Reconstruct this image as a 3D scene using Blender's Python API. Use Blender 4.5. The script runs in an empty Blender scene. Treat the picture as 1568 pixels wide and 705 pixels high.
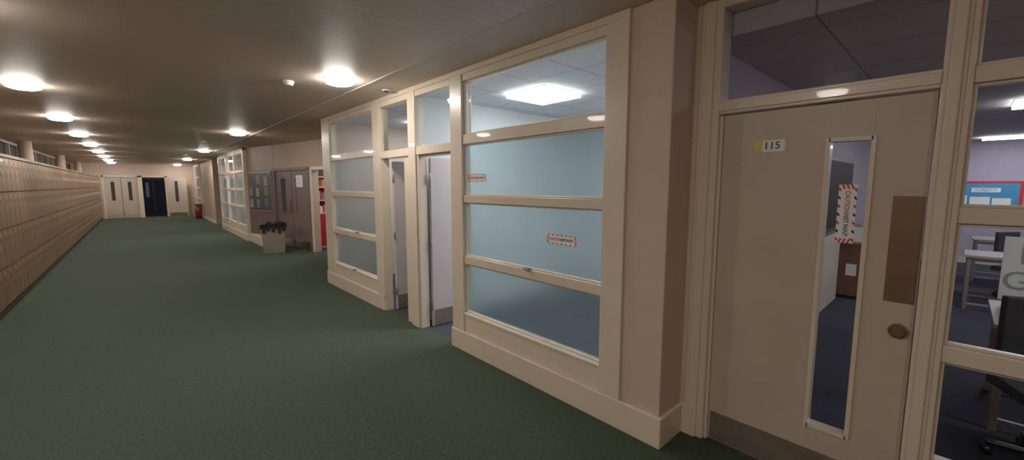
import bpy, bmesh, math, random
from mathutils import Matrix, Vector
random.seed(4)
S=bpy.context.scene
COL=S.collection
def lin(r,g,b):
    f=lambda c:(c/255/12.92) if c/255<=0.04045 else ((c/255+0.055)/1.055)**2.4
    return (f(r),f(g),f(b),1)
# ---------------------------------------------------------------- materials
def mat(name,rgb,rough=0.6,metal=0.0,var=0.06,nscale=6.0,bump=0.0,bscale=80,coat=0.0,spec=0.5):
    m=bpy.data.materials.new(name); m.use_nodes=True
    nt=m.node_tree; p=nt.nodes['Principled BSDF']
    p.inputs['Roughness'].default_value=rough; p.inputs['Metallic'].default_value=metal
    p.inputs['Coat Weight'].default_value=coat
    p.inputs['Specular IOR Level'].default_value=spec
    c=lin(*rgb)
    tc=nt.nodes.new('ShaderNodeTexCoord')
    n=nt.nodes.new('ShaderNodeTexNoise'); n.inputs['Scale'].default_value=nscale; n.inputs['Detail'].default_value=4
    nt.links.new(tc.outputs['Object'],n.inputs['Vector'])
    r=nt.nodes.new('ShaderNodeValToRGB')
    r.color_ramp.elements[0].position=0.3; r.color_ramp.elements[1].position=0.7
    r.color_ramp.elements[0].color=(c[0]*(1-var),c[1]*(1-var),c[2]*(1-var),1)
    r.color_ramp.elements[1].color=(min(1,c[0]*(1+var)),min(1,c[1]*(1+var)),min(1,c[2]*(1+var)),1)
    nt.links.new(n.outputs['Fac'],r.inputs['Fac']); nt.links.new(r.outputs['Color'],p.inputs['Base Color'])
    if bump>0:
        n2=nt.nodes.new('ShaderNodeTexNoise'); n2.inputs['Scale'].default_value=bscale; n2.inputs['Detail'].default_value=3
        nt.links.new(tc.outputs['Object'],n2.inputs['Vector'])
        b=nt.nodes.new('ShaderNodeBump'); b.inputs['Strength'].default_value=bump; b.inputs['Distance'].default_value=0.01
        nt.links.new(n2.outputs['Fac'],b.inputs['Height']); nt.links.new(b.outputs['Normal'],p.inputs['Normal'])
    return m
def grid_mat(name,rgb,line,w,h,mort,rough=0.7,spec=0.5,bs=.4,v=.95):
    m=mat(name,rgb,rough,spec=spec); nt=m.node_tree; p=nt.nodes['Principled BSDF']
    tc=nt.nodes.new('ShaderNodeTexCoord'); b=nt.nodes.new('ShaderNodeTexBrick')
    b.offset=0; b.inputs['Scale'].default_value=1; b.inputs['Brick Width'].default_value=w; b.inputs['Row Height'].default_value=h
    b.inputs['Mortar Size'].default_value=mort; b.inputs['Mortar Smooth'].default_value=0.3
    c=lin(*rgb); b.inputs['Color1'].default_value=c; b.inputs['Color2'].default_value=(c[0]*v,c[1]*v,c[2]*v,1); b.inputs['Mortar'].default_value=lin(*line)
    nt.links.new(tc.outputs['Object'],b.inputs['Vector']); nt.links.new(b.outputs['Color'],p.inputs['Base Color'])
    bp=nt.nodes.new('ShaderNodeBump'); bp.inputs['Strength'].default_value=bs; bp.inputs['Distance'].default_value=0.004; bp.invert=True
    nt.links.new(b.outputs['Fac'],bp.inputs['Height']); nt.links.new(bp.outputs['Normal'],p.inputs['Normal'])
    return m
def emis(name,rgb,s):
    m=bpy.data.materials.new(name); m.use_nodes=True; nt=m.node_tree; nt.nodes.clear()
    o=nt.nodes.new('ShaderNodeOutputMaterial'); e=nt.nodes.new('ShaderNodeEmission')
    e.inputs['Color'].default_value=(*rgb,1); e.inputs['Strength'].default_value=s
    nt.links.new(e.outputs[0],o.inputs[0]); return m
def glass_clear(name,tint=(.90,.95,.97),ior=1.5):
    m=bpy.data.materials.new(name); m.use_nodes=True; nt=m.node_tree; nt.nodes.clear()
    o=nt.nodes.new('ShaderNodeOutputMaterial'); t=nt.nodes.new('ShaderNodeBsdfTransparent'); t.inputs[0].default_value=(*tint,1)
    g=nt.nodes.new('ShaderNodeBsdfGlossy'); g.inputs['Roughness'].default_value=0.02
    f=nt.nodes.new('ShaderNodeFresnel'); f.inputs[0].default_value=ior
    x=nt.nodes.new('ShaderNodeMixShader')
    nt.links.new(f.outputs[0],x.inputs[0]); nt.links.new(t.outputs[0],x.inputs[1]); nt.links.new(g.outputs[0],x.inputs[2]); nt.links.new(x.outputs[0],o.inputs[0]); return m
def glass_frost(name,rgb):
    m=bpy.data.materials.new(name); m.use_nodes=True; nt=m.node_tree; nt.nodes.clear()
    L=nt.links.new
    o=nt.nodes.new('ShaderNodeOutputMaterial')
    tr=nt.nodes.new('ShaderNodeBsdfTranslucent'); tr.inputs[0].default_value=lin(*rgb)
    d=nt.nodes.new('ShaderNodeBsdfDiffuse'); d.inputs[0].default_value=lin(*rgb)
    rf=nt.nodes.new('ShaderNodeBsdfRefraction'); rf.inputs['Color'].default_value=lin(*rgb); rf.inputs['Roughness'].default_value=0.6; rf.inputs['IOR'].default_value=1.15
    g=nt.nodes.new('ShaderNodeBsdfGlossy'); g.inputs['Roughness'].default_value=0.04
    f=nt.nodes.new('ShaderNodeFresnel'); f.inputs[0].default_value=1.52
    a=nt.nodes.new('ShaderNodeMixShader'); a.inputs[0].default_value=0.5; L(tr.outputs[0],a.inputs[1]); L(d.outputs[0],a.inputs[2])
    b=nt.nodes.new('ShaderNodeMixShader'); b.inputs[0].default_value=0.88; L(a.outputs[0],b.inputs[1]); L(rf.outputs[0],b.inputs[2])
    c=nt.nodes.new('ShaderNodeMixShader'); L(f.outputs[0],c.inputs[0]); L(b.outputs[0],c.inputs[1]); L(g.outputs[0],c.inputs[2])
    L(c.outputs[0],o.inputs[0]); return m

TRIM=mat('cream_gloss_paint',(217,201,181),0.32,var=.03,coat=.15)
WALL=mat('cream_wall_paint',(198,174,158),0.6,var=.04,bump=.15,bscale=120)
WALLB=mat('tan_wall_paint',(166,143,126),0.55,var=.06)
BRN=mat('brown_grey_door_paint',(106,90,85),0.45,var=.06)
DOORM=mat('door_cream_satin',(186,170,154),0.42,var=.06,nscale=3)
LOCK=mat('locker_tan_enamel',(130,95,64),0.38,var=.16,nscale=1.7,coat=.15)
LOCKD=mat('locker_gap_dark',(32,22,15),0.6)
STEEL=mat('brushed_steel',(190,180,165),0.3,1.0,var=.1,nscale=20)
KICK=mat('scuffed_kick_plate',(132,120,108),0.38,.5,var=.25,nscale=5)
BRASS=mat('aged_brass_plate',(124,98,82),0.42,.5,var=.12,nscale=9)
GOLD=mat('gold_label',(190,165,80),0.4,.3)
BLACK=mat('black_plastic',(22,22,24),0.35)
DARK=mat('dark_void_paint',(40,42,46),0.8)
WHITE=mat('white_paper',(240,240,238),0.6,var=.02)
RED=mat('red_print',(200,32,34),0.5,var=.05)
BLUE=mat('blue_backing_paper',(50,140,190),0.7)
GREYM=mat('grey_metal_bin',(150,142,132),0.35,.4)
ROOMW=mat('room_lilac_wall',(168,162,180),0.7,var=.03)
OFFW=mat('office_pale_wall',(204,208,210),0.7,var=.03)
WOODT=mat('desk_laminate_top',(160,150,150),0.4)
BRW=mat('brown_wood_cabinet',(110,75,55),0.5,var=.2,nscale=5)
CARP=mat('green_carpet',(61,73,60),0.95,var=.26,nscale=45,bump=.6,bscale=260,spec=.1)
CARPB=mat('blue_grey_carpet',(60,61,72),0.95,var=.15,nscale=40,bump=.5,bscale=260,spec=.1)
SLAT=grid_mat('slatted_metal_ceiling',(200,183,168),(172,155,139),200.0,0.10,0.0035,0.5,bs=.3,v=.96)
PLAS=mat('ceiling_plaster',(204,189,174),0.7,var=.03)
TILE=grid_mat('ceiling_tiles',(208,212,216),(140,145,152),0.6,0.6,0.007,0.8)
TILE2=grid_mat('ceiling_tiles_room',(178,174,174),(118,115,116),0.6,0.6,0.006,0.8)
LAMP=emis('downlight_diffuser',(1.0,.885,.765),72)
PANEL=emis('led_panel_diffuser',(.93,.98,1.0),18)
PANEL2=emis('led_panel_diffuser_dim',(.98,.94,1.0),11)
CLEAR=glass_clear('clear_glass')
FROST=glass_frost('frosted_film_glass',(182,200,203))
# ---------------------------------------------------------------- mesh builder
class B:
    def __init__(s,name): s.n=name; s.bm=bmesh.new(); s.m=[]
    def mi(s,m):
        if m not in s.m: s.m.append(m)
        return s.m.index(m)
    def box(s,x0,x1,y0,y1,z0,z1,m,M=None):
        vs=[s.bm.verts.new(v) for v in [(x0,y0,z0),(x1,y0,z0),(x1,y1,z0),(x0,y1,z0),(x0,y0,z1),(x1,y0,z1),(x1,y1,z1),(x0,y1,z1)]]
        if M:
            for v in vs: v.co=M@v.co
        for f in [(0,3,2,1),(4,5,6,7),(0,1,5,4),(1,2,6,5),(2,3,7,6),(3,0,4,7)]:
            s.bm.faces.new([vs[i] for i in f]).material_index=s.mi(m)
        return s
    def quad(s,pts,m):
        s.bm.faces.new([s.bm.verts.new(p) for p in pts]).material_index=s.mi(m); return s
    def prism(s,pts,z0,z1,m):
        n=len(pts); a=[s.bm.verts.new((p[0],p[1],z0)) for p in pts]; b=[s.bm.verts.new((p[0],p[1],z1)) for p in pts]
        i=s.mi(m)
        s.bm.faces.new(a[::-1]).material_index=i; s.bm.faces.new(b).material_index=i
        for k in range(n): s.bm.faces.new([a[k],a[(k+1)%n],b[(k+1)%n],b[k]]).material_index=i
        return s
    def cyl(s,c,r,h,m,axis='Z',r2=None,seg=28,smooth=True):
        R={'Z':Matrix(),'X':Matrix.Rotation(math.pi/2,4,'Y'),'Y':Matrix.Rotation(-math.pi/2,4,'X')}[axis]
        g=bmesh.ops.create_cone(s.bm,cap_ends=True,segments=seg,radius1=r,radius2=r if r2 is None else r2,depth=h,matrix=Matrix.Translation(c)@R)
        i=s.mi(m)
        for f in {f for v in g['verts'] for f in v.link_faces}:
            f.material_index=i; f.smooth=smooth and len(f.verts)==4
        return s
    def done(s,bevel=0,parent=None,loc=None,rot=None):
        me=bpy.data.meshes.new(s.n); s.bm.normal_update(); s.bm.to_mesh(me); s.bm.free()
        for m in s.m: me.materials.append(m)
        o=bpy.data.objects.new(s.n,me); COL.objects.link(o)
        if bevel:
            b=o.modifiers.new('bevel','BEVEL'); b.width=bevel; b.segments=2; b.limit_method='ANGLE'; b.angle_limit=math.radians(50)
        if loc: o.location=loc
        if rot: o.rotation_euler=rot
        if parent: o.parent=parent
        return o
def text(name,body,size,m,parent,loc,rot=(0,0,0),sx=1.0,bold=.0006):
    c=bpy.data.curves.new(name,'FONT'); c.body=body; c.size=size; c.align_x='CENTER'; c.align_y='CENTER'; c.extrude=0.0004; c.offset=bold
    c.materials.append(m); o=bpy.data.objects.new(name,c); COL.objects.link(o); o.parent=parent; o.location=loc; o.rotation_euler=rot; o.scale=(sx,1,1); return o
FACE=(math.pi/2,0,-math.pi/2)   # reads from the corridor (normal -X)

H=2.75; WX=2.335
# ---------------------------------------------------------------- shell
f=B('floor')
def fl(x0,x1,y0,y1,m): f.box(x0,x1,y0,y1,-.1,0,m)
fl(-2.3,2.39,-4.5,29.0,CARP); fl(2.39,2.69,-4.5,1.16,CARP); fl(2.39,5.2,7.22,14.3,CARP); fl(2.39,5.2,19.3,29.0,CARP); fl(-2.3,5.2,29,36,CARPB)
fl(2.69,13.2,-4.5,1.16,CARPB); fl(2.39,6.2,1.16,7.22,CARPB); fl(2.39,5.2,14.3,19.3,CARPB)
f.done()
c=B('ceiling')
c.box(-2.3,1.92,-4.5,36,H,H+.1,SLAT); c.box(1.92,2.70,-4.5,36,H,H+.1,PLAS)
c.box(2.70,5.2,7.22,36,H,H+.1,PLAS)
c.box(1.905,1.935,-4.5,29,H-.006,H,PLAS)
c.done()
B('ceiling_room_office').box(2.44,6.2,1.2,7.2,2.70,2.85,TILE).done()
B('ceiling_room_classroom').box(2.76,13.2,-4.5,1.16,2.57,2.85,TILE2).done()
B('wall_back').box(-2.3,13.2,-4.6,-4.5,0,H,WALL).done()
w=B('wall_left'); w.box(-2.4,-2.3,-4.5,36,0,2.1,WALL); w.box(-2.4,-2.34,-4.5,36,2.1,H,DARK)
w.done()
w=B('window_clerestory')
y=-4.4
while y<29:
    w.box(-2.34,-2.28,y,y+.07,2.1,H,WALLB); y+=1.2
w.box(-2.34,-2.28,-4.5,29,2.1,2.16,WALLB); w.box(-2.34,-2.28,-4.5,29,2.69,H,WALLB)
w.done()
for y in (3.1,9.4,15.7,22.0,27.9):
    B('column').cyl((-1.98,y,H/2),.12,H,WALL).done()
# end wall with doorway
EY=28.7
w=B('wall_end')
w.box(-2.3,-1.25,EY,EY+.15,0,H,WALL); w.box(.05,.18,EY,EY+.15,0,H,WALL); w.box(1.15,5.2,EY,EY+.15,0,H,WALL)
w.box(-1.25,.05,EY,EY+.15,2.1,H,WALL); w.box(.18,1.15,EY,EY+.15,2.1,H,WALL)
w.done()
B('wall_end_beyond').box(-2.3,5.2,35.9,36,0,H,WALLB).done()
d=B('door_end_double')
for a,b in((-1.22,-.61),(-.59,.02)):
    m=(a+b)/2
    d.box(a,m-.07,EY+.03,EY+.08,0,2.08,DOORM); d.box(m+.07,b,EY+.03,EY+.08,0,2.08,DOORM); d.box(m-.07,m+.07,EY+.03,EY+.08,0,.9,DOORM); d.box(m-.07,m+.07,EY+.03,EY+.08,1.85,2.08,DOORM)
    d.box(m-.07,m+.07,EY+.05,EY+.06,.9,1.85,DARK); d.box(a+.03,b-.03,EY+.02,EY+.03,0.01,.2,STEEL)
d.done()
w=B('trim_end_doorway')
for a,b in((-1.29,-1.22),(.02,.20),(1.10,1.2)): w.box(a,b,EY-.03,EY,0,2.16,TRIM)
w.box(-1.29,1.2,EY-.03,EY,2.08,2.16,TRIM); w.done(.004)
d=B('door_end_leaf'); d.box(0,.9,-.02,.02,.01,2.06,DOORM); d.box(.35,.5,-.026,.026,.8,1.9,DARK); d.box(.05,.85,-.026,-.02,.03,.22,STEEL)
d.done(.003,loc=(1.17,EY-.06,0),rot=(0,0,math.radians(-25)))
BLD=mat('blue_grey_door_paint',(60,72,100),.5)
d=B('door_beyond'); d.box(-.1,.75,35.84,35.899,0.0,2.05,BLD); d.box(.4,.55,35.83,35.84,.9,1.85,WHITE); d.box(.8,1.7,35.84,35.899,0.0,2.05,BLD); d.done()

w=B('wall_right_pillar')
w.box(WX,2.62,1.175,1.46,0,H,WALL)
w.box(2.62,2.76,1.145,1.46,0,H,WALL)
w.done(.006)
w=B('baseboard_right')
w.box(2.305,2.335,1.150,3.46,0,.20,TRIM)
w.box(2.335,2.60,1.150,1.175,0,.20,TRIM)
w.box(2.305,2.335,5.20,7.24,0,.20,TRIM)
w.box(2.60,2.63,1.08,1.175,0,.2,TRIM)
w.done(.006)
w=B('trim_header_right'); w.box(2.32,2.44,1.46,7.24,2.70,H,TRIM); w.done(.004)

def window(name,X,posts,bars,glass,ztop,base=.20,depth=.10):
    """facing -X. posts: list of (y0,y1); bars: list of (z0,z1) ascending; glass: material per row"""
    w=B(name)
    for a,b in posts: w.box(X-.02,X+depth,a,b,base,ztop,TRIM)
    for i in range(len(posts)-1):
        ya,yb=posts[i][1],posts[i+1][0]
        for (za,zb) in bars: w.box(X-.008,X+depth-.01,ya,yb,za,zb,TRIM)
        for k in range(len(bars)-1):
            z0,z1=bars[k][1],bars[k+1][0]
            bd=.014
            w.box(X+.012,X+.05,ya,ya+bd,z0,z1,TRIM); w.box(X+.012,X+.05,yb-bd,yb,z0,z1,TRIM)
            w.box(X+.012,X+.05,ya+bd,yb-bd,z0,z0+bd,TRIM); w.box(X+.012,X+.05,ya+bd,yb-bd,z1-bd,z1,TRIM)
    o=w.done(.004)
    g=B('glass')
    for i in range(len(posts)-1):
        ya,yb=posts[i][1],posts[i+1][0]
        for k in range(len(bars)-1):
            g.quad([(X+.03,ya,bars[k][1]),(X+.03,ya,bars[k+1][0]),(X+.03,yb,bars[k+1][0]),(X+.03,yb,bars[k][1])],glass[k])
    g.done(parent=o)
    return o
BARS=[(.20,.40),(.893,.971),(1.495,1.565),(2.05,2.14),(2.635,2.70)]
GL=[FROST,FROST,FROST,CLEAR]
w1=window('window_1',WX,[(1.46,1.63),(3.25,3.44)],BARS,GL,2.70)
w2=window('window_2',WX,[(5.03,5.25),(6.88,7.22)],BARS,GL,2.70)
for yy in((1.46,3.44),(5.22,7.22)):
    B('trim_sill').box(2.318,2.34,yy[0]+.02,yy[1]-.02,.375,.395,TRIM).done(.004)
w=B('trim_doorway_frame')
w.box(2.315,2.44,4.14,4.30,0,2.70,TRIM); w.box(2.345,2.46,4.30,4.46,0,2.02,TRIM); w.box(2.33,2.35,4.17,4.27,0,2.0,TRIM)
w.box(2.335,2.44,3.44,3.475,0,2.02,TRIM); w.box(2.335,2.44,4.105,4.14,0,2.02,TRIM)
w.box(2.335,2.44,5.03,5.06,0,.20,TRIM); w.box(2.315,2.44,5.06,5.25,0,.20,TRIM); w.box(2.315,2.44,3.29,3.44,0,.2,TRIM)
w.box(2.325,2.44,3.44,4.14,2.0,2.09,TRIM); w.box(2.325,2.44,4.30,5.03,2.0,2.09,TRIM)
w.box(2.325,2.44,3.44,4.14,2.635,2.70,TRIM); w.box(2.325,2.44,4.30,5.03,2.635,2.70,TRIM)
w.box(2.37,2.40,3.475,4.105,1.975,2.0,TRIM)
tf=w.done(.005)
g=B('glass')
for a,b in((3.44,4.14),(4.30,5.03)): g.quad([(2.37,a,2.09),(2.37,a,2.635),(2.37,b,2.635),(2.37,b,2.09)],CLEAR)
g.done(parent=tf)
LEAFM=mat('door_leaf_pale_paint',(186,176,178),.45,var=.03)
def leaf(name,loc,ang,w_=.66):
    d=B(name)
    d.box(0.005,w_,-.022,.022,.008,1.97,LEAFM); d.box(.02,w_-.02,-.026,-.022,.01,.2,KICK); d.box(.03,w_-.03,.022,.026,.02,.2,KICK)
    for z in(.25,1.0,1.75): d.cyl((-.004,-.022,z),.011,.1,STEEL)
    return d.done(.002,loc=loc,rot=(0,0,math.radians(ang)))
leaf('door_2',(2.46,4.09,0),1,.8)
leaf('door_3',(2.46,5.0,0),2,.8)
w=B('wall_room_office'); w.box(6.1,6.2,1.16,7.22,0,2.70,OFFW); w.box(2.48,6.1,4.34,4.42,0,2.70,OFFW); w.done()
w=B('wall_room_divider'); w.box(2.76,6.2,1.16,1.20,0,H,ROOMW); w.box(2.76,6.2,1.20,1.26,0,2.7,OFFW); w.box(6.2,13.2,1.16,1.26,0,H,ROOMW); w.done()
w=B('wall_office_end'); w.box(2.435,6.2,7.12,7.22,0,2.70,WALL); w.done()
# ---------------------------------------------------------------- door 115 in recess
DX=2.66
w=B('trim_door_115_frame')
w.box(2.62,2.75,1.02,1.145,0,2.75,TRIM); w.box(2.605,2.62,1.06,1.12,0,2.75,TRIM); w.box(2.645,2.70,1.002,1.02,0,2.08,TRIM)
w.box(2.62,2.75,.02,.095,0,2.75,TRIM); w.box(2.605,2.62,.035,.075,0,2.75,TRIM)
w.box(2.62,2.75,.095,1.02,2.085,2.165,TRIM); w.box(2.61,2.62,.095,1.02,2.10,2.15,TRIM); w.box(2.62,2.75,.095,1.02,2.70,2.75,TRIM)
fr=w.done(.005)
B('glass').quad([(2.68,.095,2.165),(2.68,.095,2.70),(2.68,1.02,2.70),(2.68,1.02,2.165)],CLEAR).done(parent=fr)
d=B('door_115')
y0,y1=.10,1.0; s0,s1,t0,t1=.305,.480,.34,1.89
d.box(DX,DX+.045,s1,y1,.008,2.078,DOORM); d.box(DX,DX+.045,y0,s0,.008,2.078,DOORM)
d.box(DX,DX+.045,s0,s1,.008,t0,DOORM); d.box(DX,DX+.045,s0,s1,t1,2.078,DOORM)
for a,b,cc,dd in((s0-.012,s0+.008,t0-.012,t1+.012),(s1-.008,s1+.012,t0-.012,t1+.012)): d.box(DX-.010,DX+.055,a,b,cc,dd,TRIM)
d.box(DX-.010,DX+.055,s0,s1,t0-.012,t0+.008,TRIM); d.box(DX-.010,DX+.055,s0,s1,t1-.008,t1+.012,TRIM)
d.box(DX-.003,DX,y0+.005,y1-.01,.012,.20,KICK)
d.box(DX-.003,DX,.105,.215,1.10,1.61,BRASS)
d.box(DX-.003,DX,.675,.785,1.85,1.915,WHITE); d.box(DX-.002,DX,.785,.828,1.852,1.913,GOLD)
d.cyl((DX-.006,.15,.962),.036,.012,BRASS,'X'); d.cyl((DX-.02,.15,.962),.022,.03,BRASS,'X')
d115=d.done(.0015)
B('glass').quad([(DX+.02,s0,t0),(DX+.02,s0,t1),(DX+.02,s1,t1),(DX+.02,s1,t0)],CLEAR).done(parent=d115)
text('number','115',.056,BLACK,d115,(DX-.004,.738,1.882),FACE,bold=.001)
window('window_3',2.64,[(-1.30,-1.2),(.0-.0,.02)],[(.20,.38),(.865,.94),(1.495,1.565),(2.09,2.16),(2.69,2.75)],[CLEAR]*4,2.75,base=0)
w=B('wall_right_near'); w.box(2.62,2.76,-4.5,-1.30,0,H,WALL); w.box(2.63,2.74,-1.2,0.0,0,.20,TRIM); w.done()
# ---------------------------------------------------------------- wet paint stickers
def sticker(L,W,loc,rot):
    s=B('wet_paint_sticker'); s.box(-L/2,L/2,-W/2,W/2,-.0005,.0005,WHITE)
    bh=W*.14; n=int(L/.014); st=L/n
    for i in range(1,n-1,3):
        for yy in(-W/2,W/2-bh):
            x=-L/2+i*st; k=st*.6
            m=BLACK if i%2==0 else RED
            s.quad([(x,yy,.001),(x+st,yy,.001),(x+st+k,yy+bh,.001),(x+k,yy+bh,.001)],m)
    for sx in(-1,1):
        for j in range(3):
            yy=-W/2+bh+j*(W-2*bh)/3; h=(W-2*bh)/6
            xa=sx*L/2; xb=sx*(L/2-W*.3)
            q=[(xa,yy,.001),(xb,yy+h,.001),(xb,yy+2*h,.001),(xa,yy+h,.001)]
            if sx>0: q=q[::-1]
            s.quad(q,RED)
    o=s.done(loc=loc); o.rotation_euler=rot
    text('caution','CAUTION',W*.38,RED,o,(-L*.2,0,.0014),bold=.0005,sx=.9); text('wet_paint','WET PAINT',W*.38,BLACK,o,(L*.19,0,.0014),bold=.0005,sx=.8)
    return o
sticker(.285,.075,(WX+.0285,3.08,1.73),FACE)
sticker(.30,.078,(WX+.0285,2.03,1.245),FACE)
Mv=Matrix(((0,0,-1),(0,-1,0),(-1,0,0)))
sticker(.30,.075,(DX+.0185,.388,1.515),Mv.to_euler())
for y,z,pw in((2.36,.985,w1),(6.05,.41,w2),(5.9,.985,w2)):
    l=B('latch'); l.box(WX-.02,WX+.005,y-.03,y+.03,z-.018,z+.004,GREYM); l.box(WX-.045,WX-.02,y-.012,y+.012,z-.012,z+.0,GREYM); l.box(WX-.05,WX-.04,y-.05,y+.012,z-.012,z,GREYM); l.done(.002,parent=pw)
# ---------------------------------------------------------------- alcove, angled brown wall
P0=Vector((2.42,14.3,0)); L=5.1; th=math.atan2(-4.5,.98)
w=B('wall_alcove')
w.box(0,1.68,0,.12,0,H,BRN); w.box(1.68,3.42,0,.12,2.08,H,WALLB); w.box(3.42,3.6,0,.12,0,H,WALLB); w.box(3.6,4.4,0,.12,2.08,H,WALLB); w.box(4.4,L,0,.12,0,H,WALLB)
w.box(0,1.68,-.004,0,2.08,H,WALLB)
w.done(loc=P0,rot=(0,0,th))
d=B('door_alcove_double')
for a,b,g0,g1 in((1.70,2.54,2.0,2.2),(2.56,3.40,2.75,2.76)):
    d.box(a,b,.02,.065,.01,2.05,BRN); d.box(g0,g1,.012,.02,.95,1.85,DARK)
    d.box(a+.05,b-.05,.012,.02,.02,.24,STEEL)
d.box(2.44,2.50,-.02,.02,.95,1.3,STEEL); d.box(1.95,2.25,.005,.012,.9,.95,BRN)
d.box(1.62,1.70,-.02,.03,0,2.12,BRN); d.box(3.40,3.46,-.02,.03,0,2.12,BRN); d.box(1.62,3.46,-.02,.03,2.05,2.12,BRN)
d.box(2.8,3.12,.008,.02,1.62,1.92,WHITE)
o=d.done(.003,loc=P0,rot=(0,0,th))
text('sign_text','i  J.\nL  !',.1,BLACK,o,(2.96,.006,1.77),(math.pi/2,0,0))
w=B('trim_alcove_doorway'); w.box(3.56,3.64,-.03,.14,0,2.12,TRIM); w.box(4.36,4.44,-.03,.14,0,2.12,TRIM); w.box(3.56,4.44,-.03,.14,2.04,2.12,TRIM); w.done(.004,loc=P0,rot=(0,0,th))
n=B('notice_board'); n.box(.12,1.55,-.03,0,.92,2.05,GREYM); n.box(.16,1.51,-.034,-.03,.96,2.01,mat('board_felt',(62,72,80),.3,coat=.5))
PP=[mat('poster_grey',(140,150,150),.6),mat('poster_green',(92,122,112),.6),mat('poster_blue',(60,100,120),.7),mat('poster_buff',(130,128,115),.6)]
for i in range(9):
    x=.22+(i%3)*.43+random.uniform(-.04,.05); z=1.05+(i//3)*.32+random.uniform(-.03,.03)
    n.box(x,x+random.uniform(.16,.24),-.037,-.034,z,z+.24,PP[i%4])
n.done(loc=P0,rot=(0,0,th))
w=B('baseboard_alcove'); w.prism([(2.38,14.3),(2.38,12.75),(2.46,12.7),(2.76,12.7)],0,.25,TRIM); w.done(.01)
w=B('wall_alcove_room'); w.box(5.1,5.2,7.22,14.3,0,H,WALL); w.box(3.3,5.1,9.20,9.28,0,H,WALL); w.done()
k=B('book_case'); k.box(0,.8,.0,.03,0,1.9,RED)
for z in(0,.9,1.25,1.6,1.87): k.box(0,.8,-.3,0,z,z+.03,TRIM)
k.box(0,.03,-.3,0,0,1.9,TRIM); k.box(.77,.8,-.3,0,0,1.9,TRIM); k.box(.03,.77,-.29,-.27,.03,.9,RED)
bc=[RED,BLUE,WHITE,GOLD,BRW,RED]
for z in(.93,1.28,1.63):
    x=.04
    while x<.7:
        t=random.uniform(.03,.07); k.box(x,x+t,-.25,-.02,z,z+random.uniform(.17,.23),random.choice(bc)); x+=t+.004
k.done(loc=(3.27,11.75,0))
# litter bin
b=B('litter_bin')
def taper(b,w0,w1,z0,z1,m,d0=.4,d1=.44,jit=0):
    v=[b.bm.verts.new(p) for p in[(-w0/2,-d0/2,z0),(w0/2,-d0/2,z0),(w0/2,d0/2,z0),(-w0/2,d0/2,z0),(-w1/2,-d1/2,z1),(w1/2,-d1/2,z1+jit),(w1/2,d1/2,z1),(-w1/2,d1/2,z1+jit)]]
    for q in[(0,3,2,1),(0,1,5,4),(1,2,6,5),(2,3,7,6),(3,0,4,7),(4,5,6,7)]: b.bm.faces.new([v[i] for i in q]).material_index=b.mi(m)
taper(b,.46,.54,0,.66,GREYM); taper(b,.565,.57,.60,.72,BLACK,.46,.48,.03); b.cyl((.1,0,.745),.14,.03,BLACK,r2=.1); b.cyl((-.12,.02,.745),.1,.04,BLACK,r2=.05)
for q,(sx,ln) in enumerate(((-.2,.1),(-.11,.05),(.0,.08),(.13,.12),(.22,.06))): b.prism([(sx-.04,-.236),(sx+.04,-.236),(sx+.03,-.228),(sx-.03,-.228)],.60-ln,.62,BLACK)
b.done(.010,loc=(2.44,11.5,0),rot=(0,0,math.radians(-15)))
# far glazing
window('window_4',2.36,[(14.28,14.42),(15.9,16.0),(17.5,17.6),(19.15,19.3)],[(.20,.45),(.96,1.03),(1.50,1.56),(2.05,2.12),(2.64,2.70)],[FROST,FROST,FROST,CLEAR],2.75)
w=B('baseboard_far'); w.box(2.33,2.36,14.28,19.3,0,.2,TRIM); w.box(2.36,2.46,14.28,19.3,0,.2,TRIM); w.box(2.34,2.46,14.28,19.3,2.7,H,TRIM); w.done(.004)
w=B('wall_far_room'); w.box(5.1,5.2,14.3,19.3,0,H,OFFW); w.box(2.46,5.1,19.2,19.3,0,H,WALL); w.box(2.6,5.1,14.3,14.36,0,H,OFFW); w.done()
w=B('wall_right_far'); w.box(2.42,2.55,21.6,26.2,0,H,WALLB); w.box(2.55,5.1,21.6,21.75,0,H,WALLB); w.box(5.1,5.2,19.3,21.6,0,H,WALL); w.box(2.40,2.42,21.6,26.2,0,.15,TRIM); w.done()
window('window_5',2.36,[(26.1,26.2),(27.2,27.3),(28.5,28.68)],[(.0,.35),(.96,1.03),(1.50,1.56),(2.05,2.12),(2.64,2.75)],[FROST,FROST,FROST,CLEAR],2.75,base=0)
B('waste_bin').cyl((2.2,26.0,.35),.13,.7,mat('maroon_plastic',(110,40,36),.4),r2=.16).cyl((2.2,26.0,.71),.165,.03,BLACK).done()
# ---------------------------------------------------------------- lockers
lb=B('locker_bank'); nW=.30; N_=10; XF=-1.36
lb.box(-1.82,XF-.004,0,nW*N_,0,.08,LOCKD); lb.box(-1.82,XF-.018,0,nW*N_,.08,2.06,LOCKD); lb.box(-1.84,XF+.012,0,nW*N_,2.06,2.10,LOCK)
tz=[.09,.58,1.075,1.57,2.055]
for i in range(N_):
    for k in range(4):
        a,b2=i*nW+.009,(i+1)*nW-.009; z0,z1=tz[k]+.010,tz[k+1]-.010
        lb.box(XF-.018,XF,a,b2,z0,z1,LOCK)
        lb.box(XF,XF+.012,a+.022,a+.042,z0+.2,z0+.27,STEEL)
        lb.box(XF,XF+.002,a+.10,a+.18,z1-.07,z1-.04,GOLD)
        for q in range(3): lb.box(XF-.0005,XF+.003,a+.09,b2-.09,z1-.11-q*.016,z1-.105-q*.016,LOCKD)
first=lb.done(loc=(0,-4.4,0))
for j in range(1,11):
    o=bpy.data.objects.new('locker_bank',first.data); COL.objects.link(o); o.location=(0,-4.4+j*3.0,0)
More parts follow.
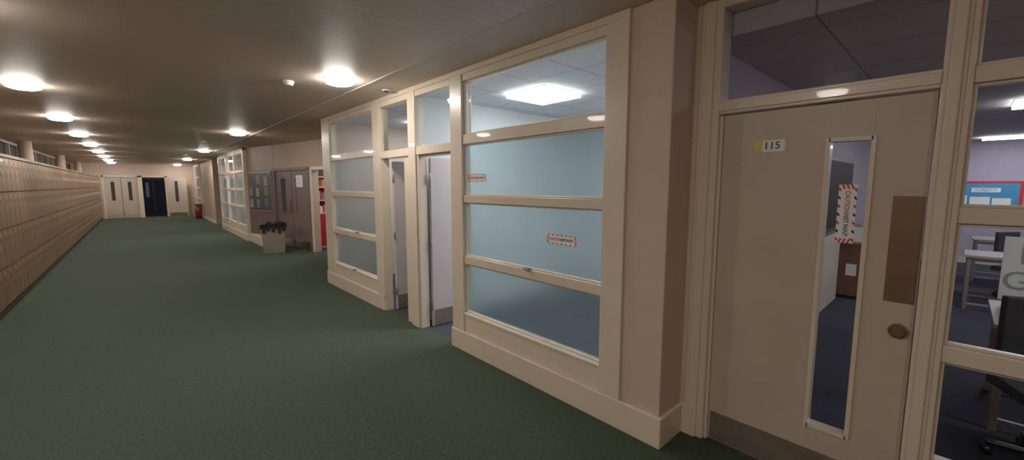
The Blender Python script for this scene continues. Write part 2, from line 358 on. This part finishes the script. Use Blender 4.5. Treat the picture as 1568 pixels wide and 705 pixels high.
# ---------------------------------------------------------------- ceiling fittings
cl=B('ceiling_light'); cl.cyl((0,0,-.003),.155,.006,WHITE); cl.cyl((0,0,-.024),.13,.036,LAMP,r2=.148,seg=32); cl.cyl((0,0,-.049),.095,.014,LAMP,r2=.13,seg=32)
base=None
pts=[(-.83,6.9+2.9*k) for k in range(-3,8)]+[(1.62,4.42+5.8*k) for k in(0,1,2,3,4)]
for p in pts:
    if base is None: base=cl.done(loc=(p[0],p[1],H))
    else:
        o=bpy.data.objects.new('ceiling_light',base.data); COL.objects.link(o); o.location=(p[0],p[1],H)
for x,y in((1.25,4.85),(1.3,12.6),(1.35,18.5)):
    B('smoke_detector').cyl((x,y,H-.012),.055,.024,WHITE).cyl((x,y,H-.036),.04,.024,WHITE,r2=.05).done()
B('ceiling_sensor').cyl((2.2,4.55,H-.006),.05,.012,WHITE).cyl((2.2,4.55,H-.016),.03,.01,BLACK,r2=.035).done()
def panel(x,y,z,m,w=.3,d=.3):
    p=B('led_or_fill_panel'); p.box(x-w-.01,x+w+.01,y-d-.01,y+d+.01,z-.008,z,WHITE); p.box(x-w,x+w,y-d,y+d,z-.045,z-.008,m); p.done()
panel(3.50,3.30,2.70,PANEL); panel(4.9,2.1,2.70,PANEL,.3,.3); panel(3.7,6.0,2.70,PANEL)
panel(7.2,-.62,2.57,PANEL2); panel(12.0,-.7,2.57,PANEL2,.2,.5); panel(3.9,-1.9,2.57,PANEL2); panel(9.6,-2.4,2.57,PANEL2)  # unseen panel nearest the door placed to light the desk sign from the front
panel(3.8,16.8,H,PANEL,.5,.5); panel(4.2,10.6,H,PANEL2); panel(3.8,27.6,H,PANEL2); panel(.6,33,H,PANEL2,.15,.15)  # unseen panels added to light the far glazing, alcove room and end room
# ---------------------------------------------------------------- classroom contents
B('wall_classroom_far').box(13.1,13.2,-4.5,1.16,0,2.6,ROOMW).done()
B('baseboard_classroom').box(13.07,13.1,-4.5,1.16,0,.14,TRIM).done()
w=B('trim_dado_panel'); w.box(2.9,7.5,1.125,1.16,0,.98,TRIM); w.box(2.9,7.5,1.11,1.16,.98,1.01,TRIM); w.done(.003)
n=B('display_board'); n.box(13.06,13.099,-.85,.25,1.05,1.75,RED); n.box(13.05,13.06,-.80,.20,1.10,1.70,BLUE)
for a,b2,z0,z1 in((-.1,.15,1.2,1.45),(-.7,-.45,1.15,1.4),(-.42,-.14,1.2,1.42)): n.box(13.045,13.05,a,b2,z0,z1,WHITE)
n.box(13.045,13.05,-.55,-.15,1.52,1.61,WHITE); o=n.done()
text('board_title','SUBJECT',.08,BLUE,o,(13.043,-.35,1.565),FACE)
t=B('wall_television'); t.box(5.4,7.3,1.02,1.08,1.10,2.0,BLACK); t.box(5.45,7.25,1.012,1.02,1.15,1.95,mat('screen_glass',(24,24,28),.6,spec=.15)); t.box(5.9,6.3,1.08,1.158,1.4,1.7,BLACK); t.done(.004)
cb=B('cabinet'); cb.box(7.6,8.3,.87,1.155,.05,.8,BRW); cb.box(7.58,8.32,.85,1.158,.8,.83,BRW); cb.box(7.63,8.27,.89,1.15,0,.05,BLACK)
cb.box(7.947,7.953,.866,.87,.08,.78,BLACK); cb.box(7.592,7.6,.93,1.05,.35,.52,WHITE)
cb.done(.003)
cp=B('printer'); cp.box(7.7,8.15,.88,1.13,.83,1.05,WHITE); cp.box(7.75,8.1,.86,.88,.88,.94,BLACK); cp.box(7.75,8.1,.92,1.1,1.05,1.08,GREYM); cp.done(.01)
def desk(x0,x1,y0,y1):
    t=B('desk'); t.box(x0,x1,y0,y1,.71,.74,WOODT)
    for x in(x0+.04,x1-.04):
        for y in(y0+.05,y1-.05): t.box(x-.02,x+.02,y-.02,y+.02,0,.71,GREYM)
    for x in(x0+.04,x1-.04): t.box(x-.015,x+.015,y0+.05,y1-.05,.66,.70,GREYM); t.box(x-.015,x+.015,y0+.05,y1-.05,.06,.09,GREYM)
    t.box(x0+.04,x1-.04,y1-.065,y1-.035,.66,.70,GREYM)
    t.done(.004)
desk(4.15,5.05,-1.8,-.22); desk(8.1,8.8,-1.6,-.1); desk(10.6,11.3,-1.9,-.2)
s=B('revision_sign'); s.box(4.9,4.915,-.95,-.26,.78,1.27,WHITE); s.box(4.86,5.0,-.9,-.86,.74,.78,GREYM); s.box(4.86,5.0,-.34,-.30,.74,.78,GREYM)
o=s.done(); text('sign_text','PUSH\nGOOD',.2,mat('pale_green_ink',(140,165,152),.6),o,(4.898,-.58,1.03),FACE)
B('tape_dispenser').box(4.35,4.5,-.42,-.36,.74,.765,BRW).cyl((4.44,-.39,.785),.035,.04,BRW,'Y').cyl((4.37,-.39,.77),.012,.04,STEEL,'Y').done(.002)
def chair(x,y,r):
    c=B('office_chair')
    for i in range(5):
        a=i*2*math.pi/5; M=Matrix.Rotation(a,4,'Z'); c.box(0,.28,-.02,.02,.07,.1,BLACK,M); c.cyl((.27*math.cos(a),.27*math.sin(a),.035),.035,.04,BLACK,'Y')
    c.cyl((0,0,.25),.025,.32,STEEL); c.box(-.23,.23,-.23,.23,.42,.49,DARK); c.box(.19,.24,-.2,.2,.62,.98,DARK); c.box(.2,.22,-.03,.03,.42,.65,BLACK)
    c.done(.012,loc=(x,y,0),rot=(0,0,r))
chair(3.80,-.50,.4); chair(5.75,-.85,2.6); chair(9.3,-.7,1.0)
# ---------------------------------------------------------------- world, camera
W=bpy.data.worlds.new('World'); S.world=W; W.use_nodes=True
W.node_tree.nodes['Background'].inputs[0].default_value=(.05,.045,.04,1)
cam=bpy.data.cameras.new('camera'); co=bpy.data.objects.new('camera',cam); COL.objects.link(co)
co.location=(0,0,1.66); co.rotation_euler=(math.radians(90-6.23),0,math.radians(-42.4))
cam.sensor_width=36; cam.lens=36*765/1920; cam.clip_start=.02
S.camera=co
S.view_settings.view_transform='Standard'
S.view_settings.exposure=0.30
S.view_settings.gamma=1.25
